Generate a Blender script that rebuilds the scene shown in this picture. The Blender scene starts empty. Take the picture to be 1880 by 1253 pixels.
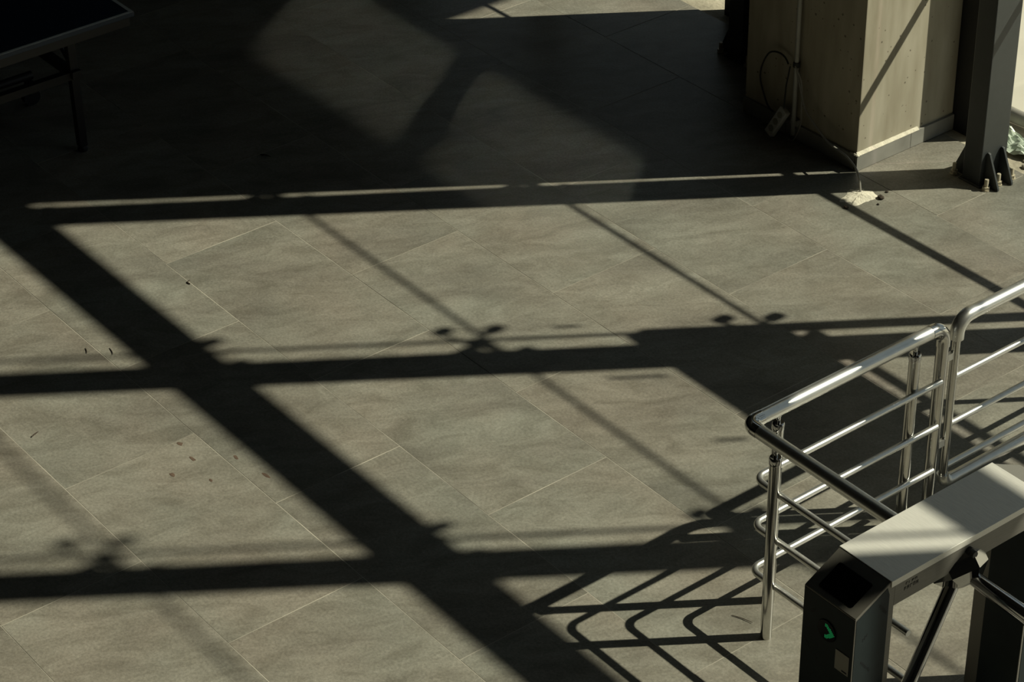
import bpy, bmesh, math, random
from mathutils import Vector, Matrix

S = bpy.context.scene
COL = S.collection
R = random.Random(7)

# ------------------------------------------------------------------ camera
F_PX, PITCH, ROLL, YAW = 4484.143, 0.587, -0.019, 2.488
CAM = Vector((6.6, -6.304, 5.83))
fw = Vector((math.cos(PITCH) * math.cos(YAW), math.cos(PITCH) * math.sin(YAW), -math.sin(PITCH)))
rt = Vector((math.sin(YAW), -math.cos(YAW), 0))
up = rt.cross(fw)
r2 = rt * math.cos(ROLL) + up * math.sin(ROLL)
u2 = up * math.cos(ROLL) - rt * math.sin(ROLL)
cd = bpy.data.cameras.new('camera')
cam = bpy.data.objects.new('camera', cd)
COL.objects.link(cam)
m = Matrix.Identity(4)
for i in range(3):
    m[i][0], m[i][1], m[i][2], m[i][3] = r2[i], u2[i], -fw[i], CAM[i]
cam.matrix_world = m
cd.sensor_width = 36.0
cd.lens = 36.0 * F_PX / 1880.0
cd.clip_start = 0.1
cd.clip_end = 400
S.camera = cam

# ------------------------------------------------------------------ sky, sun, exposure
w = bpy.data.worlds.new('world')
S.world = w
w.use_nodes = True
bg = w.node_tree.nodes['Background']
bg.inputs[0].default_value = (0.80, 0.93, 1.0, 1)
bg.inputs[1].default_value = 0.32

EL, AZ = math.radians(43.9), math.radians(55.2)
SUN = Vector((math.cos(EL) * math.cos(AZ), math.cos(EL) * math.sin(AZ), math.sin(EL)))
sl = bpy.data.lights.new('sun', 'SUN')
sl.energy = 5.3
sl.color = (1.0, 0.93, 0.75)
sl.angle = math.radians(0.55)
so = bpy.data.objects.new('sun', sl)
COL.objects.link(so)
so.rotation_euler = SUN.to_track_quat('Z', 'Y').to_euler()
so.location = (8, 10, 12)

# sunlight thrown back by a window of the neighbouring wing (mirror image of the sun)
MIR = Vector((-SUN.x, SUN.y, SUN.z))
al = bpy.data.lights.new('window_reflection', 'AREA')
al.shape = 'RECTANGLE'
al.size, al.size_y = 4.6, 0.62
al.energy = 0.8
al.color = (1.0, 0.95, 0.82)
al.spread = math.radians(1.8)
ao = bpy.data.objects.new('window_reflection', al)
COL.objects.link(ao)
zz = MIR.normalized()
xx = (Vector((1, 0, 0)) - zz * zz.x).normalized()
yy = zz.cross(xx)
m = Matrix.Identity(4)
pos = Vector((-3.55, 1.956, 2.21)) + MIR * 2.2
for i in range(3):
    m[i][0], m[i][1], m[i][2], m[i][3] = xx[i], yy[i], zz[i], pos[i]
ao.matrix_world = m

S.view_settings.view_transform = 'Standard'
S.view_settings.look = 'None'
S.view_settings.exposure = 0.0
S.view_settings.gamma = 1.0
S.view_settings.use_curve_mapping = False

# ------------------------------------------------------------------ materials
def mat(name, color, rough=0.6, metal=0.0, spec=0.5, var=0.0, scale=6.0, bump=0.0, bscale=60.0,
        emit=None, estr=0.0, coat=0.0, stretch=None):
    M = bpy.data.materials.new(name)
    M.use_nodes = True
    nt = M.node_tree
    b = nt.nodes['Principled BSDF']
    b.inputs['Base Color'].default_value = (*color, 1)
    b.inputs['Roughness'].default_value = rough
    b.inputs['Metallic'].default_value = metal
    b.inputs['Specular IOR Level'].default_value = spec
    b.inputs['Coat Weight'].default_value = coat
    if emit:
        b.inputs['Emission Color'].default_value = (*emit, 1)
        b.inputs['Emission Strength'].default_value = estr
    if var or bump:
        tc = nt.nodes.new('ShaderNodeTexCoord')
        mp = nt.nodes.new('ShaderNodeMapping')
        nt.links.new(tc.outputs['Object'], mp.inputs[0])
        if stretch:
            mp.inputs['Scale'].default_value = stretch
    if var:
        n = nt.nodes.new('ShaderNodeTexNoise')
        n.inputs['Scale'].default_value = scale
        n.inputs['Detail'].default_value = 6
        nt.links.new(mp.outputs[0], n.inputs['Vector'])
        r = nt.nodes.new('ShaderNodeValToRGB')
        r.color_ramp.elements[0].position = 0.3
        r.color_ramp.elements[1].position = 0.7
        r.color_ramp.elements[0].color = (*[c * (1 - var) for c in color], 1)
        r.color_ramp.elements[1].color = (*[min(1, c * (1 + var)) for c in color], 1)
        nt.links.new(n.outputs[0], r.inputs[0])
        nt.links.new(r.outputs[0], b.inputs['Base Color'])
    if bump:
        n2 = nt.nodes.new('ShaderNodeTexNoise')
        n2.inputs['Scale'].default_value = bscale
        n2.inputs['Detail'].default_value = 5
        nt.links.new(mp.outputs[0], n2.inputs['Vector'])
        bp = nt.nodes.new('ShaderNodeBump')
        bp.inputs['Strength'].default_value = bump
        bp.inputs['Distance'].default_value = 0.01
        nt.links.new(n2.outputs[0], bp.inputs['Height'])
        nt.links.new(bp.outputs[0], b.inputs['Normal'])
    return M


def tile_material():
    M = bpy.data.materials.new('porcelain_tile')
    M.use_nodes = True
    nt = M.node_tree
    L = nt.links.new
    N = nt.nodes.new
    b = nt.nodes['Principled BSDF']
    tc = N('ShaderNodeTexCoord')
    oi = N('ShaderNodeObjectInfo')
    mul = N('ShaderNodeVectorMath'); mul.operation = 'SCALE'
    comb = N('ShaderNodeCombineXYZ')
    L(oi.outputs['Random'], comb.inputs[0]); L(oi.outputs['Random'], comb.inputs[1])
    L(comb.outputs[0], mul.inputs[0]); mul.inputs['Scale'].default_value = 37.0
    add = N('ShaderNodeVectorMath'); add.operation = 'ADD'
    L(tc.outputs['Object'], add.inputs[0]); L(mul.outputs[0], add.inputs[1])
    mp = N('ShaderNodeMapping'); mp.vector_type = 'TEXTURE'; mp.inputs['Rotation'].default_value = (0, 0, 1.1)
    mp.inputs['Scale'].default_value = (1.7, 0.75, 1)
    L(add.outputs[0], mp.inputs[0])

    def noise(scale, det, rough, vec, dist=0.0):
        n = N('ShaderNodeTexNoise')
        n.inputs['Scale'].default_value = scale
        n.inputs['Detail'].default_value = det
        n.inputs['Roughness'].default_value = rough
        n.inputs['Distortion'].default_value = dist
        L(vec, n.inputs['Vector'])
        return n.outputs[0]

    def ramp(fac, stops):
        r = N('ShaderNodeValToRGB')
        r.color_ramp.elements[0].position = stops[0][0]; r.color_ramp.elements[0].color = (*stops[0][1], 1)
        r.color_ramp.elements[1].position = stops[-1][0]; r.color_ramp.elements[1].color = (*stops[-1][1], 1)
        for p, c in stops[1:-1]:
            e = r.color_ramp.elements.new(p); e.color = (*c, 1)
        L(fac, r.inputs[0])
        return r.outputs[0]

    def mix(a, c, fac=1.0, mode='MULTIPLY'):
        x = N('ShaderNodeMix'); x.data_type = 'RGBA'; x.blend_type = mode
        if isinstance(fac, float): x.inputs[0].default_value = fac
        else: L(fac, x.inputs[0])
        L(a, x.inputs[6]); L(c, x.inputs[7])
        return x.outputs[2]

    big = noise(2.2, 7, 0.58, mp.outputs[0], 0.35)
    base = ramp(big, [(0.30, (0.178, 0.168, 0.146)), (0.48, (0.228, 0.219, 0.189)), (0.70, (0.276, 0.267, 0.232))])
    warm = noise(1.6, 4, 0.5, add.outputs[0])
    tint = ramp(warm, [(0.35, (1.035, 0.985, 0.95)), (0.65, (0.975, 1.0, 0.985))])
    c = mix(base, tint)
    fine = noise(85, 4, 0.75, add.outputs[0])
    c = mix(c, ramp(fine, [(0.3, (0.72, 0.72, 0.72)), (0.7, (1.24, 1.24, 1.24))]))
    mid = noise(7, 8, 0.70, mp.outputs[0], 0.9)
    c = mix(c, ramp(mid, [(0.36, (0.78, 0.77, 0.75)), (0.60, (1.08, 1.08, 1.08))]))
    pr = ramp(oi.outputs['Random'], [(0.0, (0.93, 0.93, 0.93)), (1.0, (1.05, 1.05, 1.05))])
    c = mix(c, pr)
    L(c, b.inputs['Base Color'])
    b.inputs['Roughness'].default_value = 0.40
    b.inputs['Specular IOR Level'].default_value = 0.32
    bp = N('ShaderNodeBump'); bp.inputs['Strength'].default_value = 0.10; bp.inputs['Distance'].default_value = 0.004
    L(fine, bp.inputs['Height']); L(bp.outputs[0], b.inputs['Normal'])
    return M


def concrete_material():
    M = bpy.data.materials.new('fair_faced_concrete')
    M.use_nodes = True
    nt = M.node_tree
    L = nt.links.new
    N = nt.nodes.new
    b = nt.nodes['Principled BSDF']
    tc = N('ShaderNodeTexCoord')
    mp = N('ShaderNodeMapping'); mp.inputs['Scale'].default_value = (6, 6, 1.2)
    L(tc.outputs['Object'], mp.inputs[0])
    n1 = N('ShaderNodeTexNoise'); n1.inputs['Scale'].default_value = 2.0; n1.inputs['Detail'].default_value = 8
    L(mp.outputs[0], n1.inputs['Vector'])
    r1 = N('ShaderNodeValToRGB')
    r1.color_ramp.elements[0].position = 0.3; r1.color_ramp.elements[0].color = (0.345, 0.31, 0.233, 1)
    r1.color_ramp.elements[1].position = 0.7; r1.color_ramp.elements[1].color = (0.475, 0.44, 0.35, 1)
    L(n1.outputs[0], r1.inputs[0])
    vo = N('ShaderNodeTexVoronoi'); vo.inputs['Scale'].default_value = 40.0
    L(tc.outputs['Object'], vo.inputs['Vector'])
    # blow holes: a few of the cells carry a small round hole of random size
    sep = N('ShaderNodeSeparateColor'); L(vo.outputs['Color'], sep.inputs[0])
    ml = N('ShaderNodeMath'); ml.operation = 'MULTIPLY_ADD'
    L(sep.outputs[0], ml.inputs[0]); ml.inputs[1].default_value = 0.9; ml.inputs[2].default_value = -0.62
    lt = N('ShaderNodeMath'); lt.operation = 'LESS_THAN'
    L(vo.outputs['Distance'], lt.inputs[0]); L(ml.outputs[0], lt.inputs[1])
    mx = N('ShaderNodeMix'); mx.data_type = 'RGBA'
    sc_ = N('ShaderNodeMath'); sc_.operation = 'MULTIPLY'; sc_.inputs[1].default_value = 0.75
    L(lt.outputs[0], sc_.inputs[0]); L(sc_.outputs[0], mx.inputs[0])
    L(r1.outputs[0], mx.inputs[6]); mx.inputs[7].default_value = (0.12, 0.105, 0.08, 1)
    L(mx.outputs[2], b.inputs['Base Color'])
    b.inputs['Roughness'].default_value = 0.85
    b.inputs['Specular IOR Level'].default_value = 0.2
    return M


def glass_material():
    M = bpy.data.materials.new('clear_glass')
    M.use_nodes = True
    nt = M.node_tree
    nt.nodes.clear()
    o = nt.nodes.new('ShaderNodeOutputMaterial')
    t = nt.nodes.new('ShaderNodeBsdfTransparent'); t.inputs[0].default_value = (0.965, 0.985, 0.97, 1)
    g = nt.nodes.new('ShaderNodeBsdfGlossy'); g.inputs['Roughness'].default_value = 0.0
    x = nt.nodes.new('ShaderNodeMixShader'); x.inputs[0].default_value = 0.04
    nt.links.new(t.outputs[0], x.inputs[1]); nt.links.new(g.outputs[0], x.inputs[2]); nt.links.new(x.outputs[0], o.inputs[0])
    return M


M_TILE = tile_material()
M_CONC = concrete_material()
M_GLASS = glass_material()
M_GROUT = mat('cement_grout', (0.36, 0.335, 0.28), 0.9, var=0.75, scale=1.7)
M_WALL = mat('dull_plaster', (0.05, 0.05, 0.048), 0.9, var=0.1, scale=2)
M_CEIL = mat('dark_ceiling_paint', (0.035, 0.035, 0.035), 0.9, var=0.1, scale=2)
M_IRON = mat('charcoal_paint', (0.036, 0.041, 0.042), 0.5, var=0.06, scale=30)
M_BLACK = mat('black_paint', (0.012, 0.012, 0.013), 0.5, var=0.1, scale=12)
M_SEAL = mat('black_silicone', (0.01, 0.01, 0.01), 0.6, var=0.1, scale=12)
M_STEEL = mat('satin_stainless', (0.76, 0.755, 0.72), 0.32, 0.9, var=0.05, scale=25)
M_POST = mat('polished_stainless', (0.58, 0.575, 0.55), 0.16, 1.0, var=0.05, scale=25)
M_CHROME = mat('chrome', (0.52, 0.52, 0.52), 0.09, 1.0, var=0.03, scale=25)
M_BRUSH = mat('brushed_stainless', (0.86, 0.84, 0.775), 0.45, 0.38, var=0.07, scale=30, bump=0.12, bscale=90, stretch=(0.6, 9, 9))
M_BODY_SHADE = mat('shaded_brushed_steel', (0.23, 0.22, 0.195), 0.5, 0.45, var=0.08, scale=30, bump=0.1, bscale=90, stretch=(9, 0.6, 9))  # brushed steel with the shade on the turnstile body put into its colour
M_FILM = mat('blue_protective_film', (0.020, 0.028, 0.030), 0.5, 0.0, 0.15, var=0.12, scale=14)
M_PANEL = mat('dark_steel_panel', (0.15, 0.142, 0.12), 0.45, 0.3, var=0.1, scale=14)
M_SCREEN = mat('black_glass', (0.002, 0.002, 0.002), 0.25, spec=0.2, var=0.1, scale=4)
M_LED = mat('green_led', (0.0, 0.15, 0.04), 0.5, emit=(0.04, 1.0, 0.28), estr=0.22, var=0.05)
M_PLATE = mat('grey_plastic', (0.30, 0.29, 0.25), 0.6, var=0.06, scale=20)
M_WHITE = mat('white_plastic', (0.55, 0.55, 0.52), 0.5, var=0.05, scale=20)
M_BOLT = mat('zinc_bolt', (0.55, 0.50, 0.38), 0.5, 0.4, var=0.15, scale=60)
M_MORTAR = mat('pale_mortar', (0.66, 0.62, 0.51), 0.95, var=0.18, scale=30, bump=0.5, bscale=60)
M_SKIRT = mat('grey_skirting_tile', (0.27, 0.265, 0.24), 0.5, var=0.2, scale=7)
M_SAND = mat('dusty_sand', (0.42, 0.38, 0.29), 0.95, var=0.25, scale=9, bump=0.6, bscale=45)
M_PAVE = mat('pale_pavement', (0.62, 0.585, 0.50), 0.9, var=0.05, scale=3)
M_TABLE = mat('navy_table_paint', (0.014, 0.032, 0.062), 0.45, var=0.08, scale=8)
M_LINE = mat('white_table_line', (0.72, 0.76, 0.75), 0.6, var=0.05, scale=20)
M_CABLE = mat('grey_cable_sheath', (0.30, 0.29, 0.26), 0.6, var=0.1, scale=40)
M_DCABLE = mat('dark_cable_sheath', (0.02, 0.022, 0.02), 0.6, var=0.1, scale=40)
M_CONDUIT = mat('galvanised_conduit', (0.42, 0.42, 0.39), 0.45, 0.1, var=0.12, scale=14)
M_TWIG = mat('dry_twig', (0.055, 0.04, 0.028), 0.9, var=0.3, scale=60)
M_STAIN = mat('dried_mud', (0.11, 0.072, 0.05), 0.95, var=0.3, scale=60)
M_STONE = mat('rubble_stone', (0.36, 0.33, 0.26), 0.95, var=0.25, scale=20, bump=0.5, bscale=30)
M_PIPE = mat('grey_pvc', (0.42, 0.40, 0.35), 0.6, var=0.1, scale=20)
M_BAG = mat('pale_green_plastic', (0.40, 0.46, 0.38), 0.35, var=0.2, scale=12)
M_SHADOW_STRIP = mat('dark_shadow_strip', (0.015, 0.015, 0.015), 0.7, var=0.05)
M_STAMP = mat('worn_grey_ink', (0.07, 0.068, 0.06), 0.7, var=0.3, scale=90)
M_MARK = mat('black_ink', (0.004, 0.006, 0.008), 0.7, var=0.05)

# ------------------------------------------------------------------ mesh helpers
def mesh_of(name, bm, material, smooth=False):
    bmesh.ops.recalc_face_normals(bm, faces=bm.faces[:])
    me = bpy.data.meshes.new(name)
    bm.to_mesh(me)
    bm.free()
    me.materials.append(material)
    if smooth:
        me.polygons.foreach_set('use_smooth', [True] * len(me.polygons))
        try:
            me.set_sharp_from_angle(angle=math.radians(38))
        except Exception:
            pass
    return me


def link(name, me, parent=None, loc=None):
    o = bpy.data.objects.new(name, me)
    COL.objects.link(o)
    if loc is not None:
        o.location = loc
    if parent is not None:
        o.parent = parent
    return o


def obj(name, bm, material, parent=None, smooth=False, loc=None):
    return link(name, mesh_of(name, bm, material, smooth), parent, loc)


def empty(name, loc=(0, 0, 0)):
    """an Empty at a thing's base; children keep world coordinates through local offsets"""
    o = bpy.data.objects.new(name, None)
    o.empty_display_size = 0.1
    o.location = loc
    COL.objects.link(o)
    return o


def tag(o, label=None, cat=None, group=None, kind=None):
    if label: o['label'] = label
    if cat: o['category'] = cat
    if group: o['group'] = group
    if kind: o['kind'] = kind
    return o


def box(bm, x0, x1, y0, y1, z0, z1, bevel=0.0):
    vs = [bm.verts.new((x, y, z)) for x in (x0, x1) for y in (y0, y1) for z in (z0, z1)]
    fs = [(0, 1, 3, 2), (4, 6, 7, 5), (0, 4, 5, 1), (2, 3, 7, 6), (0, 2, 6, 4), (1, 5, 7, 3)]
    faces = [bm.faces.new([vs[i] for i in f]) for f in fs]
    if bevel:
        es = list({e for f in faces for e in f.edges})
        bmesh.ops.bevel(bm, geom=es, offset=bevel, segments=2, affect='EDGES', profile=0.5)
    return bm


def B(*a, **k):
    return box(bmesh.new(), *a, **k)


def prism(bm, prof, axis, a, b, bevel=0.0):
    """extrude a 2-D profile between a and b along axis ('x': prof is (y,z); 'y': (x,z); 'z': (x,y))"""
    def P(t, p):
        if axis == 'x': return (t, p[0], p[1])
        if axis == 'y': return (p[0], t, p[1])
        return (p[0], p[1], t)
    A = [bm.verts.new(P(a, p)) for p in prof]
    C = [bm.verts.new(P(b, p)) for p in prof]
    n = len(prof)
    fs = [bm.faces.new(A), bm.faces.new(C[::-1])]
    for i in range(n):
        fs.append(bm.faces.new((A[i], A[(i + 1) % n], C[(i + 1) % n], C[i])))
    if bevel:
        es = list({e for f in fs for e in f.edges})
        bmesh.ops.bevel(bm, geom=es, offset=bevel, segments=2, affect='EDGES', profile=0.5)
    return bm


def fillet(pts, rad, n=8):
    """round the corners of a polyline; rad is a number or one per corner"""
    pts = [Vector(p) for p in pts]
    out = [pts[0]]
    for i in range(1, len(pts) - 1):
        r = rad[i - 1] if isinstance(rad, (list, tuple)) else rad
        a, b, c = pts[i - 1], pts[i], pts[i + 1]
        u, v = (a - b).normalized(), (c - b).normalized()
        ang = u.angle(v)
        if r <= 0 or ang > 3.1:
            out.append(b); continue
        d = r / math.tan(ang / 2)
        p0, p1 = b + u * d, b + v * d
        cen = b + (u + v).normalized() * (r / math.sin(ang / 2))
        e0, e1 = p0 - cen, p1 - cen
        tot = e0.angle(e1)
        for k in range(n + 1):
            t = k / n
            out.append(cen + (e0 * math.sin((1 - t) * tot) + e1 * math.sin(t * tot)) / math.sin(tot))
    out.append(pts[-1])
    return out


def tube(bm, pts, r, seg=14, cap=True):
    pts = [Vector(p) for p in pts]
    n = len(pts)
    tang = []
    for i in range(n):
        a = pts[max(0, i - 1)]; b = pts[min(n - 1, i + 1)]
        tang.append((b - a).normalized())
    t0 = tang[0]
    ref = Vector((0, 0, 1)) if abs(t0.z) < 0.9 else Vector((1, 0, 0))
    nrm = (ref - t0 * ref.dot(t0)).normalized()
    rings = []
    for i in range(n):
        t = tang[i]
        nrm = (nrm - t * nrm.dot(t)).normalized()
        bn = t.cross(nrm)
        rr = r[i] if isinstance(r, (list, tuple)) else r
        rings.append([bm.verts.new(pts[i] + (nrm * math.cos(2 * math.pi * k / seg) + bn * math.sin(2 * math.pi * k / seg)) * rr)
                      for k in range(seg)])
    for i in range(n - 1):
        for k in range(seg):
            bm.faces.new((rings[i][k], rings[i][(k + 1) % seg], rings[i + 1][(k + 1) % seg], rings[i + 1][k]))
    if cap:
        bm.faces.new(rings[0][::-1]); bm.faces.new(rings[-1])
    return bm


def T(pts, r, seg=14):
    return tube(bmesh.new(), pts, r, seg)


def lathe(bm, cx, cy, prof, seg=16):
    """profile of (radius, z) about a vertical axis; the first and last radii may be 0"""
    rings = []
    for r, z in prof:
        if r < 1e-6:
            rings.append([bm.verts.new((cx, cy, z))])
        else:
            rings.append([bm.verts.new((cx + r * math.cos(2 * math.pi * k / seg), cy + r * math.sin(2 * math.pi * k / seg), z)) for k in range(seg)])
    for a, b in zip(rings[:-1], rings[1:]):
        for k in range(seg):
            q = (k + 1) % seg
            if len(a) == 1: bm.faces.new((a[0], b[k], b[q]))
            elif len(b) == 1: bm.faces.new((a[k], a[q], b[0]))
            else: bm.faces.new((a[k], a[q], b[q], b[k]))
    return bm


def blob(bm, cx, cy, cz, rx, ry, rz, rnd, sub=2, rough=0.25):
    g = bmesh.ops.create_icosphere(bm, subdivisions=sub, radius=1.0)
    for v in g['verts']:
        k = 1 + rnd.uniform(-rough, rough)
        v.co = Vector((cx + v.co.x * rx * k, cy + v.co.y * ry * k, cz + v.co.z * rz * k))
    return bm


def ragged(bm, cx, cy, z, rx, ry, h, rnd, n=30, rough=0.3, rings=3):
    """a thin flat mound with an irregular outline lying on the floor at height z"""
    base = [1 + rnd.uniform(-rough, rough) for _ in range(n)]
    base = [(base[k - 1] + base[k] * 1.4 + base[(k + 1) % n]) / 3.4 for k in range(n)]
    prev = None
    for q in range(rings + 1):
        f = 1 - q / (rings + 0.6)
        ring = []
        for k in range(n):
            a = 2 * math.pi * k / n
            kk = base[k] * f * (1 + rnd.uniform(-0.05, 0.05))
            ring.append(bm.verts.new((cx + rx * kk * math.cos(a), cy + ry * kk * math.sin(a),
                                      z + h * (1 - f * f) * (1 + rnd.uniform(-.12, .12)) if q else z)))
        if prev:
            for k in range(n):
                bm.faces.new((prev[k], prev[(k + 1) % n], ring[(k + 1) % n], ring[k]))
        else:
            bm.faces.new(ring)
        prev = ring
    bm.faces.new(prev)
    return bm


# ------------------------------------------------------------------ the setting: floor
floor = obj('floor', B(-9.2, 9.8, -11.2, 1.79, -0.12, -0.0008), M_GROUT)
tag(floor, kind='structure')
U = 0.6
PHASE = {-7: .95, -6: 1.90, -5: .92, -4: 1.93, -3: .91, -2: 1.93, -1: 1.09, 0: 1.93, 1: 1.10, 2: 0.11}
GAP = 0.0017
tile_me = mesh_of('tile', B(-U + GAP, U - GAP, -U / 2 + GAP, U / 2 - GAP, -0.010, 0.0, bevel=0.0004), M_TILE)
outer = bmesh.new()
for n in range(-19, 3):
    ph = PHASE.get(n, 0.93 if n % 2 else 1.92)
    y = (n + 0.5) * U
    for j in range(-9, 10):
        x = (ph + 1 + 2 * j) * U
        if not (-9 < x < 9.2):
            continue
        z = R.uniform(-0.0004, 0.0004)
        if -5.6 < x < 4.3 and y > -4.3:
            o = link('tile', tile_me, floor, (x, y, z))
            o.rotation_euler = (R.uniform(-.0006, .0006), R.uniform(-.0005, .0005), 0)
        else:
            box(outer, x - U + GAP, x + U - GAP, y - U / 2 + GAP, y + U / 2 - GAP, -0.008, z)
o = obj('tiles', outer, M_TILE, floor)
tag(o, kind='stuff')

ground = obj('sand_ground', B(-16, 18, 1.79, 9.0, -0.14, -0.006), M_SAND)
tag(ground, kind='structure')
pave = obj('pavement', B(-16, 18, 2.24, 30.0, -0.10, 0.015, bevel=0.006), M_PAVE)
tag(pave, kind='structure')

# walls, roof, added shade slab
tag(obj('wall_back', B(-9.4, 10.0, -11.4, -11.2, -0.1, 8.6), M_WALL), kind='structure')
tag(obj('wall_left', B(-9.4, -9.2, -11.2, 2.0, -0.1, 8.6), M_WALL), kind='structure')
tag(obj('wall_right', B(9.8, 10.0, -11.2, 2.0, -0.1, 8.6), M_WALL), kind='structure')
tag(obj('ceiling', B(-9.4, 10.0, -11.4, 2.05, 8.6, 8.8), M_CEIL), kind='structure')
MZ = 3.4
XE = -3.02 + MZ * 0.593
tag(obj('ceiling_shade_slab', B(-9.2, XE, -11.2, 1.80, MZ, MZ + 0.35), M_CEIL), kind='structure')  # unseen slab added to keep the left part of the floor dark
tag(obj('ceiling_canopy', B(-14.0, -3.02 + 5.0 * 0.593, 1.99, 9.0, 5.0, 5.25), M_CEIL), kind='structure')
# blind dark cladding panel beside the concrete pillar
tag(obj('wall_front', B(-2.138, -0.313, 1.87, 1.97, -0.005, 8.6), M_BLACK), kind='structure')

tag(obj('wall_front', B(-9.2, -5.04, 1.90, 1.99, -0.005, 8.6), M_BLACK), kind='structure')  # unseen wall added to keep sky light off the far left floor

# ------------------------------------------------------------------ the glazed facade (window_1)
window = empty('window_1', (0, 1.956, 0))
tag(window, kind='structure')
GY = 1.956
def wloc(*p):
    return (p[0], p[1] - GY, p[2])
CX = [-6.70, -5.03, -3.36, -1.70, -0.045, 1.655, 3.31, 4.97, 6.64, 8.31]
VX = [-6.70, -5.03, -3.36, -2.14, -0.31, -0.02, 1.66, 3.325, 4.985, 6.65, 8.32]   # vertical glass joints
ROW = [1.177 * k for k in range(8)]
# panes
for i in range(len(VX) - 1):
    if i in (0, 3):
        continue                      # the cladding panel and the added wall stand here
    for k in range(7):
        z0, z1 = ROW[k] + 0.011, ROW[k + 1] - 0.011
        if k == 0: z0 = 0.0
        if i == 6 and k < 3:          # door bay
            if k == 2: z0 = 2.90
            else: continue
        bm = B(VX[i] + 0.011, VX[i + 1] - 0.011, -0.005, 0.005, z0, z1)
        obj('glass_pane', bm, M_GLASS, window)
for x in VX:
    if x == -0.31: continue
    obj('joint_seal', B(x - 0.011, x + 0.011, -0.006, 0.006, 2.36 if x == -0.02 else 0.0, 8.3), M_SEAL, window)
for k in range(1, 8):
    for (a, b) in ((VX[1], VX[3]), (VX[4], VX[6]), (VX[6], VX[7]), (VX[7], VX[-1])):
        if (a, b) == (VX[6], VX[7]) and k < 3:
            continue
        h = 0.011
        obj('joint_seal', B(a, b, -0.006, 0.006, ROW[k] - h, ROW[k] + h), M_SEAL, window)
# push rail along the first joint near the pillar
for a, b in ((VX[4], VX[6]),):
    obj('push_rail', B(a, b, -0.03, -0.007, 1.177 - 0.024, 1.177 + 0.020, bevel=0.004), M_IRON, window)
# steel posts of the facade outside the picture
def column_parts(parent, x, off):
    bm = bmesh.new()
    box(bm, x - 0.055, x + 0.055, 1.545 - off, 1.72 - off, 0.0, 8.6)
    return bm
for x in CX:
    if abs(x + 0.045) < 0.02 or abs(x + 1.70) < 0.02:
        continue
    obj('mullion', column_parts(window, x, GY), M_IRON, window)
for a, b in zip(CX[:-1], CX[1:]):
    if a < -2: continue
    obj('beam', B(a + 0.055, b - 0.055, 1.555 - GY, 1.71 - GY, 4.36, 4.534), M_IRON, window)
    obj('beam', B(a + 0.055, b - 0.055, 1.555 - GY, 1.71 - GY, 8.2, 8.375), M_IRON, window)
# spider fittings: four arms with round discs
def spider_bm():
    bm = bmesh.new()
    tube(bm, [(0, -0.235, 0), (0, -0.05, 0)], 0.016, 8)
    box(bm, -0.028, 0.028, -0.07, -0.04, -0.028, 0.028)
    for sx in (-1, 1):
        for sz in (-1, 1):
            tube(bm, [(0, -0.055, 0), (sx * 0.06, -0.06, sz * 0.055), (sx * 0.108, -0.035, sz * 0.108)], [0.014, 0.013, 0.011], 8)
            tube(bm, [(sx * 0.108, -0.04, sz * 0.108), (sx * 0.108, 0.012, sz * 0.108)], 0.030, 12)
    return bm
sp_me = mesh_of('spider_fitting', spider_bm(), M_STEEL, True)
for x in (-3.36, -0.02, 1.66, 3.325, 4.985, 6.65):
    for k in range(1, 7):
        if k == 1 and x < 2: continue
        link('spider_fitting', sp_me, window, (x, 0, ROW[k]))
# small strips added on the panes above the door to cast short floor shadows
for x, z, hw, hh in ((2.06, 3.15, 0.012, 0.12), (1.56, 3.13, 0.012, 0.06), (2.64, 3.145, 0.012, 0.065)):
    obj('shadow_strip', B(x - hw, x + hw, -0.0075, -0.0055, z - hh, z + hh), M_SHADOW_STRIP, window)

# glazed entrance door in the bay to the right
door = empty('door_1', (1.66, GY, 0))
tag(door, kind='structure')
def D(name, x0, x1, y0, y1, z0, z1, mt, **k):
    return obj(name, B(x0 - 1.66, x1 - 1.66, y0 - GY, y1 - GY, z0, z1, **k), mt, door)
D('header', 1.636, 3.29, 1.88, 1.98, 2.308, 2.886, M_IRON)
D('jamb', 1.640, 1.690, 1.93, 1.985, 0, 2.308, M_IRON)
D('jamb', 3.24, 3.29, 1.93, 1.985, 0, 2.308, M_IRON)
for a, b in ((1.712, 2.46), (2.468, 3.235)):
    D('top_rail', a, b, 1.94, 1.975, 2.187, 2.226, M_IRON)
    D('bottom_rail', a, b, 1.94, 1.975, 0.01, 0.10, M_IRON)
    D('glass_pane', a, b, 1.951, 1.961, 0.10, 2.187, M_GLASS)

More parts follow.
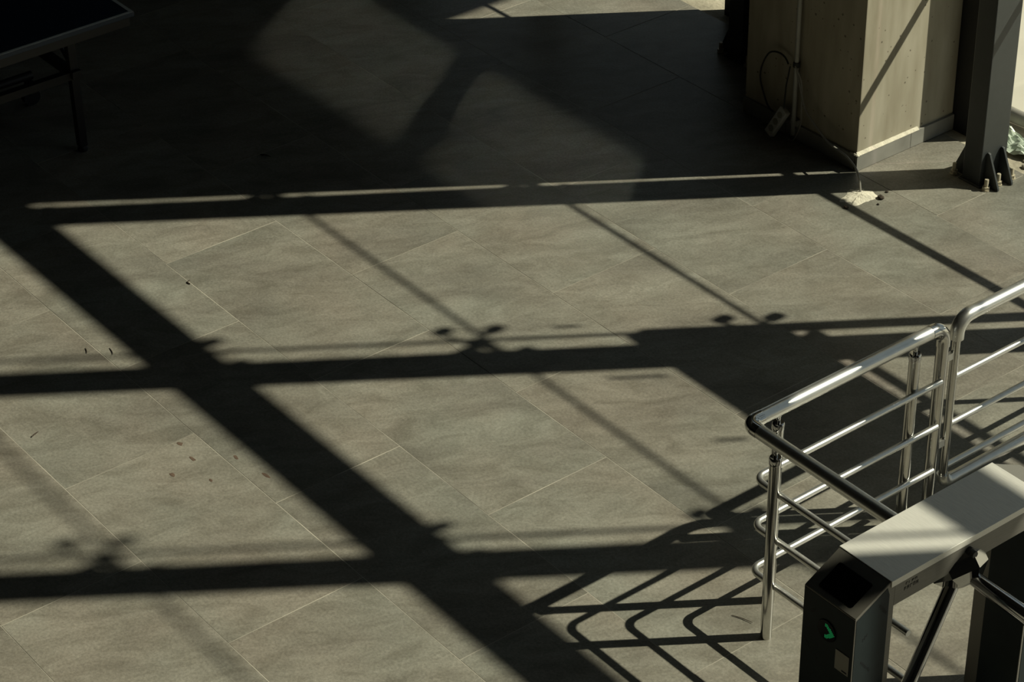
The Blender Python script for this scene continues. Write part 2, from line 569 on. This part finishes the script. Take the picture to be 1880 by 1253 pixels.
# ------------------------------------------------------------------ steel columns in view
def steel_column(x, label, gx):
    root = empty('steel_column', (x, 1.63, 0))
    tag(root, label, 'column')
    hx, hy = 0.055, 0.0875
    obj('shaft', B(-hx, hx, -hy, hy, 0.006, 8.6, bevel=0.004), M_IRON, root)
    obj('base_plate', B(-hx - 0.012, hx + 0.012, -hy - 0.012, hy + 0.012, 0.0005, 0.008, bevel=0.002), M_IRON, root)
    # triangular gussets on both broad sides
    gb = bmesh.new()
    prism(gb, [(0, 0.0), (0.088, 0.0), (0.088, 0.012), (0.018, 0.172), (0.006, 0.176), (0, 0.17)], 'y', -0.006, 0.006, bevel=0.0015)
    gm = mesh_of('gusset', gb, M_IRON)
    for gy in (-0.05, 0.045):
        link('gusset', gm, root, (hx, gy, 0.001))
    for gy in (-0.05, 0.045):
        g = link('gusset', gm, root, (-hx, gy, 0.001)); g.rotation_euler = (0, 0, math.pi)
    bb = bmesh.new()
    lathe(bb, 0, 0, [(0.0, 0.0), (0.020, 0.0), (0.020, 0.005), (0.0105, 0.0055), (0.0105, 0.055), (0.009, 0.058), (0.0, 0.058)], 12)
    bm_ = mesh_of('anchor_bolt', bb, M_BOLT, True)
    nb = bmesh.new()
    lathe(nb, 0, 0, [(0.0, 0.005), (0.0185, 0.005), (0.0185, 0.020), (0.0, 0.020)], 6)
    nm = mesh_of('nut', nb, M_BOLT)
    for bx in (hx + 0.040, -hx - 0.055):
        for by in (-0.083, 0.0, 0.092):
            q = link('anchor_bolt', bm_, root, (bx, by, 0.001))
            link('nut', nm, q, (0, 0, 0))
    return root
steel_column(-0.045, 'charcoal steel column bolted to the floor with triangular gussets, right of the concrete pillar', 1)
steel_column(-1.70, 'black steel column in shadow left of the concrete pillar', -1)

# ------------------------------------------------------------------ concrete pillar
pillar = empty('concrete_pillar', (-0.48, 1.225, 0))
tag(pillar, 'square fair-faced concrete pillar with pitted surface and grey skirting', 'pillar')
def P(name, bm, mt, **k):
    bm.transform(Matrix.Translation((0.48, -1.225, 0)))
    return obj(name, bm, mt, pillar, **k)
P('shaft', B(-1.262, -0.476, 1.213, 1.868, 0.0005, 8.59, bevel=0.003), M_CONC)
P('corner_strip', B(-0.506, -0.4765, 1.2115, 1.222, 0.09, 3.35), M_CONC)
for a, b in ((1.200, 1.565), (1.567, 1.866)):
    P('skirting_tile', B(-0.476, -0.462, a, b, 0.002, 0.084, bevel=0.001), M_SKIRT)
for a, b in ((-1.26, -0.955), (-0.953, -0.482)):
    P('skirting_tile', B(a, b, 1.199, 1.213, 0.002, 0.084, bevel=0.001), M_SKIRT)
rm = bmesh.new()
vs = []
for i in range(28):
    y = 1.206 + i * (1.62 - 1.206) / 27
    k = R.uniform(0.85, 1.2)
    vs.append(((-0.4765, y, 0.083), (-0.4615 + 0.001 * k, y, 0.084), (-0.464, y, 0.0865 * (1 + .01 * k)), (-0.4765, y, 0.094 + 0.004 * k)))
rows = [[rm.verts.new(p) for p in r] for r in vs]
for i in range(27):
    for k in range(4):
        rm.faces.new((rows[i][k], rows[i][(k + 1) % 4], rows[i + 1][(k + 1) % 4], rows[i + 1][k]))
rm.faces.new(rows[0]); rm.faces.new(rows[-1][::-1])
P('mortar_bead', rm, M_MORTAR)
fm = bmesh.new()
ragged(fm, -0.484, 1.204, 0.086, 0.030, 0.012, 0.007, R, 14, 0.3, 2)
P('mortar_flap', fm, M_MORTAR)

# conduit, clip, cables, power strip
con = empty('conduit_pipe', (-0.888, 1.186, 0))
tag(con, 'pale vertical conduit pipe on the shaded face of the concrete pillar', 'pipe')
obj('pipe', T([(0, 0, 0.03), (0, 0, 3.3)], 0.0115, 14), M_CONDUIT, con, True)
cl = bmesh.new(); lathe(cl, 0, 0, [(0.0, .40), (.017, .40), (.018, .41), (.017, .425), (0.0, .425)], 14)
obj('tie_band', cl, M_DCABLE, con, True)
obj('clamp', B(-0.022, 0.022, 0.0, 0.025, 1.0, 1.03), M_CONDUIT, con)
obj('clamp', B(-0.022, 0.022, 0.0, 0.025, 0.08, 0.11), M_CONDUIT, con)

ps = empty('power_strip', (-0.985, 1.120, 0))
tag(ps, 'white power strip hanging on a black cable in front of the conduit pipe', 'power strip')
def tilt(bm):
    bm.transform(Matrix.Rotation(math.radians(-14), 4, 'X') @ Matrix.Rotation(math.radians(24), 4, 'Y'))
    bm.transform(Matrix.Translation((0, 0.0, 0.018)))
    return bm
obj('case', tilt(B(-0.028, 0.028, -0.016, 0.016, 0.0, 0.165, bevel=0.006)), M_WHITE, ps)
for zc in (0.04, 0.085, 0.13):
    k = bmesh.new()
    tube(k, [(0, -0.0162, zc), (0, -0.0168, zc)], 0.017, 16)
    obj('socket', tilt(k), M_PLATE, ps, True)
kb = fillet([(0.07, 0.022, 0.178), (0.072, 0.028, 0.30), (0.078, 0.042, 0.40)], 0.05)
obj('cable', T(kb, 0.004, 8), M_DCABLE, ps, True)

def loop(cx, cz, rx, rz, y, a0, a1, n=26):
    return [(cx + rx * math.cos(a0 + (a1 - a0) * i / n), y + 0.004 * math.sin(i * .7), cz + rz * math.sin(a0 + (a1 - a0) * i / n)) for i in range(n + 1)]
cb = obj('coiled_cable', T(loop(-1.005, 0.27, 0.115, 0.165, 1.176, 0.9, 4.6), 0.0045, 8), M_DCABLE, None, True)
tag(cb, 'thin dark cable coiled in a loop left of the conduit pipe', 'cable')
cb = obj('looped_cable', T(loop(-0.885, 0.215, 0.075, 0.21, 1.160, -1.8, 1.35), 0.004, 8), M_CABLE, None, True)
tag(cb, 'thin grey cable drooping in a loop right of the conduit pipe', 'cable')

fc = fillet([(-0.868, 1.168, 0.40), (-0.78, 1.15, 0.22), (-0.60, 1.13, 0.13), (-0.44, 1.10, 0.135), (-0.335, 1.085, 0.10), (-0.300, 1.068, 0.0)], 0.12, 6)
cb = obj('floor_cable', T(fc, 0.0052, 8), M_CABLE, None, True)
tag(cb, 'thin grey cable rising from the plaster patch in the floor to the conduit pipe', 'cable')

pm = obj('plaster_patch', ragged(bmesh.new(), -0.285, 1.045, 0.0007, 0.070, 0.085, 0.012, R, 34, 0.34, 3), M_MORTAR)
tag(pm, 'ragged cream plaster patch around the cable hole in the floor', 'plaster')
for i, (x, y, s, lb) in enumerate(((-0.250, 0.925, .015, 'dark mortar crumb lying left of the plaster patch in the sun'),
                                    (-0.205, 1.110, .019, 'dark mortar crumb at the right end of the plaster patch'),
                                    (-0.232, 1.175, .010, 'tiny dark crumb above the plaster patch'),
                                    (-0.175, 1.06, .008, 'tiny dark crumb below the right end of the plaster patch'))):
    c_ = obj('mortar_crumb', blob(bmesh.new(), x, y, s * .45, s, s * .8, s * .5, R, 1, .3), M_TWIG)
    tag(c_, lb, 'crumb')

# ------------------------------------------------------------------ corner railing
HX, HY, HZ = 1.612, -1.458, 0.870
rail = empty('corner_railing', (HX, HY, 0))
tag(rail, 'stainless steel corner railing with thick handrail and three thin rails beside the turnstile', 'railing')
def Rl(name, bm, mt=M_STEEL, smooth=True, parent=None):
    bm.transform(Matrix.Translation((-HX, -HY, 0)))
    return obj(name, bm, mt, parent or rail, smooth)
RR = 0.0262
LEGY = -0.476
path = [(HX, LEGY, 0.001), (HX, LEGY, HZ), (HX, HY, HZ), (2.33, HY, HZ)]
# leg, two straight handrails, elbows
hr = fillet([(HX, LEGY - 0.075, HZ), (HX, HY + 0.062, HZ)], 0)
Rl('handrail', T(hr, RR, 24))
Rl('handrail', T([(HX + 0.062, HY, HZ), (2.40, HY, HZ)], RR, 24))
Rl('elbow', T(fillet([(HX, HY + 0.064, HZ), (HX, HY, HZ), (HX + 0.064, HY, HZ)], 0.040, 12), RR + 0.0016, 24), M_POST)
Rl('elbow', T(fillet([(HX, LEGY - 0.077, HZ), (HX, LEGY, HZ), (HX, LEGY, HZ - 0.085)], 0.062, 12), RR + 0.0012, 24), M_POST)
Rl('leg', T([(HX, LEGY, 0.001), (HX, LEGY, HZ - 0.084)], 0.0240, 20), M_POST)
for (x, y) in ((HX, LEGY),):
    cm = bmesh.new(); lathe(cm, x, y, [(0, .001), (.038, .001), (.038, .008), (.030, .012), (0, .012)], 20)
    Rl('floor_flange', cm)
def post(x, y, ztop=0.812):
    pm_ = bmesh.new()
    lathe(pm_, x, y, [(0.0, 0.0008), (0.0215, 0.0008), (0.0215, ztop - 0.030), (0.0, ztop - 0.030)], 20)
    p = Rl('post', pm_, M_POST)
    cm = bmesh.new()
    lathe(cm, x, y, [(0, ztop - .030), (.0230, ztop - .030), (.0235, ztop - .026), (.0235, ztop - .006), (.020, ztop - .001), (0, ztop)], 20)
    Rl('collar', cm, M_CHROME, True, p)
    sm = bmesh.new()
    lathe(sm, x, y, [(0, ztop - .001), (.0085, ztop - .001), (.0075, ztop + .016), (.010, ztop + .028), (.013, ztop + .036), (0, ztop + .036)], 14)
    Rl('pin', sm, M_CHROME, True, p)
post(1.757, HY)
post(HX, -1.308)
post(HX, -0.622)
post(2.31, HY)
for z in (0.641, 0.436, 0.230):
    pts = [(1.638, LEGY - 0.020, z), (1.638, HY + 0.020, z), (2.41, HY + 0.020, z)]
    Rl('rail', T(fillet(pts, 0.044, 10), 0.0128, 14))

# gate leaf
gate = empty('railing_gate', (HX, -0.415, 0))
tag(gate, 'stainless steel barrier gate frame with three thin rails, behind the corner railing', 'gate')
def G(name, bm, mt=M_STEEL, smooth=True):
    bm.transform(Matrix.Translation((-HX, 0.415, 0)))
    return obj(name, bm, mt, gate, smooth)
GL, GE = -0.402, 0.80
ZB = 0.112
G('top_tube', T([(HX, GL + 0.075, HZ), (HX, GE - 0.075, HZ)], RR, 24))
G('bottom_tube', T([(HX, GL + 0.065, ZB), (HX, GE - 0.065, ZB)], RR * 0.9, 24))
for y, s in ((GL, 1), (GE, -1)):
    G('elbow', T(fillet([(HX, y + s * 0.077, HZ), (HX, y, HZ), (HX, y, HZ - 0.085)], 0.062, 12), RR + 0.0012, 24))
    G('elbow', T(fillet([(HX, y + s * 0.067, ZB), (HX, y, ZB), (HX, y, ZB + 0.045)], 0.040, 12), RR * 0.9 + 0.001, 24))
    G('stile', T([(HX, y, ZB + 0.044), (HX, y, HZ - 0.084)], 0.0165, 18), M_POST)
for z in (0.608, 0.390, 0.190):
    G('rail', T([(HX, GL, z), (HX, GE, z)], 0.0125, 14))
for z in (0.30, 0.70):
    G('hinge', B(HX - 0.008, HX + 0.008, LEGY + 0.0246, GL - 0.014, z, z + 0.03))
fo = bmesh.new(); lathe(fo, HX, GE - 0.10, [(0, .001), (.03, .001), (.03, .006), (.012, .012), (.012, ZB - .02), (0, ZB - .02)], 16)
G('foot', fo)

# ------------------------------------------------------------------ turnstile
X0, X1 = 2.416, 2.642
TY0, TYT, TYP = -1.958, -1.812, -1.790      # front face, top of slope, inner face of near pedestal
TF0, TFT, TFP = -0.962, -1.108, -1.130
ZT, ZS, ZU = 1.000, 0.921, 0.893
ts = empty('turnstile', (2.53, -1.46, 0))
tag(ts, 'brushed steel tripod turnstile with green arrow display, right of the corner railing', 'turnstile')
def Q(name, bm, mt, parent=None, smooth=False):
    bm.transform(Matrix.Translation((-2.53, 1.46, 0)))
    return obj(name, bm, mt, parent or ts, smooth)
def pedestal(y0, yt, yp):
    return prism(bmesh.new(), [(y0, 0.012), (y0, ZS), (yt, ZT - 0.004), (yp, ZT - 0.004), (yp, 0.012)], 'x', X0, X1, bevel=0.0015)
ped = Q('pedestal', pedestal(TY0, TYT, TYP), M_BODY_SHADE)
ped2 = Q('pedestal', pedestal(TF0, TFT, TFP), M_BODY_SHADE)
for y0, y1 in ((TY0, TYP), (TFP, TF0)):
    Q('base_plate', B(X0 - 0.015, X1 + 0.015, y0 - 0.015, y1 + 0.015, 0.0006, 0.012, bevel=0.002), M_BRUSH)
Q('cross_beam', B(X0, X1, TYP, TFP, ZU, ZT - 0.004), M_BODY_SHADE)
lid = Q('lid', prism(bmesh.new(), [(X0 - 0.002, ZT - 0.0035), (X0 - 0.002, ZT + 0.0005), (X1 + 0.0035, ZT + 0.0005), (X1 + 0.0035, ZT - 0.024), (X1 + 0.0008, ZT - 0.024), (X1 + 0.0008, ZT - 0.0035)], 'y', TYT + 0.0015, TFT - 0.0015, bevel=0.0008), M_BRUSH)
# slanted display panel
sl_len = math.hypot(TYT - TY0, ZT - ZS)
ang = math.atan2(ZT - 0.004 - ZS, TYT - TY0)
def slope(bm):          # local: x along X from X0, y up the slope from the lower edge, z outward
    Mx = Matrix.Translation((X0, TY0, ZS)) @ Matrix.Rotation(ang, 4, 'X')
    bm.transform(Mx)
    return bm
W = X1 - X0
sl_len = math.hypot(TYT - TY0, ZT - 0.004 - ZS)
pan = Q('display_panel', slope(B(0.001, W - 0.001, 0.002, sl_len - 0.001, 0.0003, 0.0022, bevel=0.0006)), M_PANEL)
scr_prof = []
for (cx, cy, a0) in ((0.155 + .024, 0.118, 0), (0.036 + .012, 0.118, 90), (0.036 + .012, 0.030, 180), (0.155 + .024, 0.030, 270)):
    for k in range(5):
        a = math.radians(a0 + k * 22.5)
        scr_prof.append((cx + 0.008 * math.cos(a), cy + 0.008 * math.sin(a)))
Q('screen', slope(prism(bmesh.new(), scr_prof, 'z', 0.0022, 0.0034)), M_SCREEN, pan)
# protective film on the near pedestal
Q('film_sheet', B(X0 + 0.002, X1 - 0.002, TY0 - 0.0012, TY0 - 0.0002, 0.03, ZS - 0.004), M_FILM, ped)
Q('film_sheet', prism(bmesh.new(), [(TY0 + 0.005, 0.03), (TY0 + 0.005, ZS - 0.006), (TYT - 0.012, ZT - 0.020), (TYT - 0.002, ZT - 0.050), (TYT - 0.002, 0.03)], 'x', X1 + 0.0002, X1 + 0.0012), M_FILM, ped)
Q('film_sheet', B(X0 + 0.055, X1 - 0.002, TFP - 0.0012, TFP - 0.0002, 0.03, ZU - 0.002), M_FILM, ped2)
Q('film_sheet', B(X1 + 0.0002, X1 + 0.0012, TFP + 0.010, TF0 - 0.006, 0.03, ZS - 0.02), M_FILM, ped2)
# faint ink marks printed slantwise on the film
def marks(specs, name, parent, face):
    bm = bmesh.new()
    rr = random.Random(3)
    for (a, z, L_, ang_) in specs:
        n = max(3, int(L_ / 0.008))
        for i in range(n):
            t = (i - n / 2) * L_ / n
            ca, sa = math.cos(math.radians(ang_)), math.sin(math.radians(ang_))
            aa, zz_ = a + t * ca, z + t * sa
            hh = rr.uniform(0.004, 0.008)
            th = 0.0022
            p = [(aa - th, zz_ - hh), (aa + th, zz_ - hh), (aa + th + .002, zz_ + hh), (aa - th + .002, zz_ + hh)]
            if face == 'x': prism(bm, p, 'x', X1 + 0.0012, X1 + 0.0016)
            else: prism(bm, p, 'y', face - 0.0016, face - 0.0012)
    o = Q(name, bm, M_MARK, parent); tag(o, kind='stuff')
marks([(TY0 + .06, .70, .075, -52), (TYT - .025, .90, .06, -55), (TY0 + .05, .83, .03, 35), (TY0 + .07, .45, .075, -52)], 'printed_marks', ped, 'x')
marks([(X0 + .03, .70, .05, -50), (X0 + .075, .66, .04, -55), (X0 + .05, .85, .03, 40), (X0 + .11, .58, .05, -50)], 'printed_marks', ped, TY0)
marks([(TFP + .05, .78, .16, -52), (TFP + .10, .62, .22, -52), (TFP + .12, .45, .2, -52)], 'printed_marks', ped2, 'x')
# small stamped lettering on the beam end, two lines too worn to read
bm = bmesh.new()
rr = random.Random(5)
for row, (zc, n, h) in enumerate(((0.957, 4, .0045), (0.938, 5, .0065))):
    for i in range(n):
        y = -1.748 + i * 0.0135 + (0.006 if row == 0 else 0)
        box(bm, X1 + 0.0002, X1 + 0.0007, y, y + 0.0022, zc - h, zc + h)
        if rr.random() < .7: box(bm, X1 + 0.0002, X1 + 0.0007, y, y + 0.009, zc + h - 0.0022, zc + h)
        if rr.random() < .6: box(bm, X1 + 0.0002, X1 + 0.0007, y, y + 0.008, zc - 0.001, zc + 0.001)
        if rr.random() < .5: box(bm, X1 + 0.0002, X1 + 0.0007, y + 0.0068, y + 0.009, zc - h, zc + h)
o = Q('stamped_lettering', bm, M_STAMP); tag(o, kind='stuff')
# round indicator with a green dotted arrow
ic = Vector((2.527, TY0 - 0.0012, 0.806))
bm = bmesh.new()
tube(bm, [(ic.x, ic.y, ic.z), (ic.x, ic.y - 0.004, ic.z)], [0.041, 0.0395], 32)
ind = Q('indicator', bm, M_SCREEN, None, True)
bm = bmesh.new()
st = 0.0044
for i in range(-9, 10):
    for j in range(-9, 10):
        px, pz = i * st, j * st
        if math.hypot(px, pz) > 0.0365: continue
        # arrow head pointing right
        gx, gz = px / 0.041, abs(pz) / 0.041
        t_ = gx + 1.25 * gz
        if 0.42 < t_ < 0.98 and gz < 0.74 and gx > -0.15:
            s_ = 0.0010
            tube(bm, [(ic.x + px, ic.y - 0.0040, ic.z + pz), (ic.x + px, ic.y - 0.0050, ic.z + pz)], s_, 6)
o = Q('arrow_dots', bm, M_LED, ind); tag(o, kind='stuff')
# card slot plate
pl = Q('slot_plate', B(2.570, 2.630, TY0 - 0.0035, TY0 - 0.0012, 0.683, 0.762, bevel=0.001), M_PLATE, None)
Q('slot', B(2.602, 2.624, TY0 - 0.0042, TY0 - 0.0035, 0.690, 0.695), M_SCREEN, pl)
# lock knob on the beam
bm = bmesh.new(); tube(bm, [(X1, -1.459, 0.945), (X1 + 0.012, -1.459, 0.945), (X1 + 0.013, -1.459, 0.945), (X1 + 0.030, -1.459, 0.945)], [0.016, 0.016, 0.0125, 0.012], 16)
Q('lock_knob', bm, M_BLACK, None, True)
# tripod hub under the beam: axis pointing out and down
ax = Vector((math.cos(math.radians(50)), 0, -math.sin(math.radians(50))))
hub0 = Vector((X1 - 0.080, -1.46, ZU + 0.028))
bm = bmesh.new()
nseg = 6
tube(bm, [hub0 + ax * t for t in (0.0, 0.05, 0.095, 0.130, 0.138)], [0.070, 0.096, 0.096, 0.062, 0.045], 6)
hub = Q('hub', bm, M_CHROME, None, False)
cen = hub0 + ax * 0.080
uu = Vector((math.sin(math.radians(50)), 0, math.cos(math.radians(50)))); vv = Vector((0, 1, 0))
al_ = math.radians(48)
for ph in (0, 118, -118):
    p = math.radians(ph)
    d = ax * math.cos(al_) + (uu * math.cos(p) + vv * math.sin(p)) * math.sin(al_)
    bm = bmesh.new()
    tube(bm, [cen + d * 0.050, cen + d * 0.49, cen + d * 0.505, cen + d * 0.512], [0.024, 0.024, 0.020, 0.010], 20)
    Q('arm', bm, M_CHROME, None, True)

# ------------------------------------------------------------------ table tennis table
tb = empty('table_tennis_table', (-2.80, -1.317, 0))
tag(tb, 'dark blue folding table tennis table with white edge lines in the unlit corner', 'table')
def K(name, bm, mt, parent=None, smooth=False):
    bm.transform(Matrix.Translation((2.80, 1.317, 0)))
    return obj(name, bm, mt, parent or tb, smooth)
tx0, tx1, ty0, ty1, tz = -4.325, -2.80, -2.69, -1.317, 0.76
top = K('tabletop', B(tx0, tx1, ty0, ty1, tz - 0.022, tz, bevel=0.002), M_TABLE)
lw = 0.020
for (a, b, c_, d_) in ((tx0, tx1, ty1 - lw, ty1), (tx1 - lw, tx1, ty0, ty1 - lw), (tx0, tx0 + lw, ty0, ty1 - lw), (tx0, tx1, ty0, ty0 + lw)):
    K('edge_line', B(a + .0015, b - .0015, c_ + .001, d_ - .0015, tz + 0.0001, tz + 0.0011), M_LINE, top)
for (a, b, c_, d_) in ((tx1 - 0.055, tx1 - 0.015, ty0 + 0.02, ty1 - 0.02), (tx0 + 0.015, tx0 + 0.055, ty0 + .02, ty1 - .02), (tx0 + .055, tx1 - .055, ty1 - .06, ty1 - .02), (tx0 + .055, tx1 - .055, ty0 + .02, ty0 + .06)):
    K('apron', B(a, b, c_, d_, tz - 0.072, tz - 0.022, bevel=0.002), M_BLACK)
for (x, y) in ((-3.03, -1.56), (-4.10, -1.56), (-3.03, -2.45), (-4.10, -2.45)):
    lg = K('leg', B(x - 0.021, x + 0.021, y - 0.021, y + 0.021, 0.028, tz - 0.022, bevel=0.003), M_BLACK)
    ft = bmesh.new(); lathe(ft, x, y, [(0, .0008), (.024, .0008), (.026, .012), (.018, .03), (0, .03)], 14)
    K('foot', ft, M_BLACK, lg, True)
K('stretcher', B(-3.05, -3.01, -2.43, -1.58, 0.40, 0.44), M_BLACK)
K('stretcher', B(-4.12, -4.08, -2.43, -1.58, 0.40, 0.44), M_BLACK)
K('stretcher', B(-4.08, -3.05, -1.58, -1.54, 0.40, 0.44), M_BLACK)
for y in (-1.56,):
    K('brace', T([(-3.03, y, 0.45), (-3.33, y, tz - 0.05)], 0.011, 8), M_BLACK, None, True)
    K('brace', T([(-4.10, y, 0.45), (-3.80, y, tz - 0.05)], 0.011, 8), M_BLACK, None, True)
bk = K('bracket', B(-3.012, -2.985, -1.585, -1.535, 0.41, 0.45, bevel=.003), M_BLACK)
# caster frame under the middle
K('caster_beam', T([(-3.62, -2.30, 0.16), (-3.62, -1.50, 0.16)], 0.022, 10), M_BLACK, None, True)
K('caster_upright', T([(-3.62, -1.72, 0.16), (-3.62, -1.72, tz - 0.05)], 0.02, 10), M_BLACK, None, True)
for y in (-2.28, -1.52):
    bm = bmesh.new(); tube(bm, [(-3.64, y, 0.046), (-3.60, y, 0.046)], 0.045, 18)
    cw = K('caster', bm, M_BLACK, None, True)
    K('fork', B(-3.65, -3.59, y - 0.012, y + 0.012, 0.06, 0.14), M_BLACK, cw)

# ------------------------------------------------------------------ litter on the floor
def twig(px, py, L_, a, label, bend=0.2, r=0.0017):
    d = Vector((math.cos(a), math.sin(a), 0)); nrm = Vector((-d.y, d.x, 0))
    pts = [Vector((px, py, r + 0.0006)) + d * (t - .5) * L_ + nrm * bend * L_ * math.sin(t * 3.1) + Vector((0, 0, .002 * t)) for t in (0, .25, .5, .75, 1)]
    o = obj('twig', T(pts, [r * .7, r, r, r * .9, r * .5], 6), M_TWIG, None, True)
    tag(o, label, 'twig')
AX = math.radians(55)      # image-horizontal direction on the floor is roughly here
twig(-1.05, -2.914, 0.040, 1.9, 'short dark twig near the left picture edge, in the sun', .05, .003)
twig(1.633, -1.461, 0.085, 0.34, 'thin dark twig left of the foot of the front railing post', .04)
twig(-1.647, -1.80, 0.030, 2.6, 'small curved dry leaf stalk on a tile joint in the upper left sunlight', .4, .003)
twig(-2.403, -0.902, 0.060, 0.4, 'dark twig in the deep shadow below the dim light patch', .12, .003)
twig(-1.387, -2.359, 0.055, -0.25, 'thin upright-looking twig just above the middle shadow bar, left side', .05, .0018)
twig(-1.46, -2.44, 0.045, -0.35, 'thin twig beside another twig left of the wide slanting shadow', .05, .0018)
for i, (u, v, sx, sy, lb) in enumerate((
        (-.62, -2.485, .014, .009, 'brown mud spot at the left end of the mud trail on the grey tile'),
        (-.50, -2.50, .022, .006, 'long brown mud smear at the top of the mud trail'),
        (-.40, -2.36, .014, .008, 'round brown mud spot in the middle of the mud trail'),
        (-.46, -2.62, .016, .008, 'brown mud spot at the lower left of the mud trail'),
        (-.22, -2.33, .026, .008, 'reddish mud smear at the right end of the mud trail'),
        (-.33, -2.52, .010, .006, 'tiny brown mud spot below the mud trail'))):
    o = obj('mud_spot', ragged(bmesh.new(), u, v, 0.0006, sx, sy, 0.0008, R, 16, .6, 2), M_STAIN)
    tag(o, lb, 'mud spot')

# ------------------------------------------------------------------ rubble outside, right of the column
bm = bmesh.new()
pa, pb = Vector((-0.42, 2.125, 0.042)), Vector((0.25, 2.20, 0.042))
tube(bm, [pa, pb], 0.036, 18, False)
pp = obj('waste_pipe', bm, M_PIPE, None, True)
tag(pp, 'grey plastic pipe lying on the sand outside behind the steel column', 'pipe')
sd = pp.modifiers.new('solid', 'SOLIDIFY'); sd.thickness = 0.005
bm = bmesh.new()
rb = random.Random(11)
nx, ny = 20, 14
gv = [[bm.verts.new((-0.36 + 0.5 * i / nx, 1.90 + 0.15 * j / ny + 0.02 * math.sin(i * .5), 0.004 + abs(math.sin(i * .9 + j * .35) * math.sin(j * .8 + i * .3)) * 0.030 + rb.uniform(0, .009))) for j in range(ny + 1)] for i in range(nx + 1)]
for i in range(nx):
    for j in range(ny):
        bm.faces.new((gv[i][j], gv[i + 1][j], gv[i + 1][j + 1], gv[i][j + 1]))
pl_ = obj('plastic_sheet', bm, M_BAG)
sd = pl_.modifiers.new('solid', 'SOLIDIFY'); sd.thickness = 0.0015
tag(pl_, 'crumpled pale green plastic sheet on the sand outside the glazing', 'plastic sheet')
for (x, y, s, lb) in ((0.02, 1.855, .020, 'small pale stone on the sand beside the column base'),
                      (-0.02, 1.90, .014, 'tiny stone on the sand below the plastic sheet'),
                      (0.14, 1.88, .026, 'larger stone on the sand at the right picture edge')):
    o = obj('stone', blob(bmesh.new(), x, y, s * .4 - .006, s, s * .8, s * .55, R, 2, .15), M_STONE)
    tag(o, lb, 'stone')
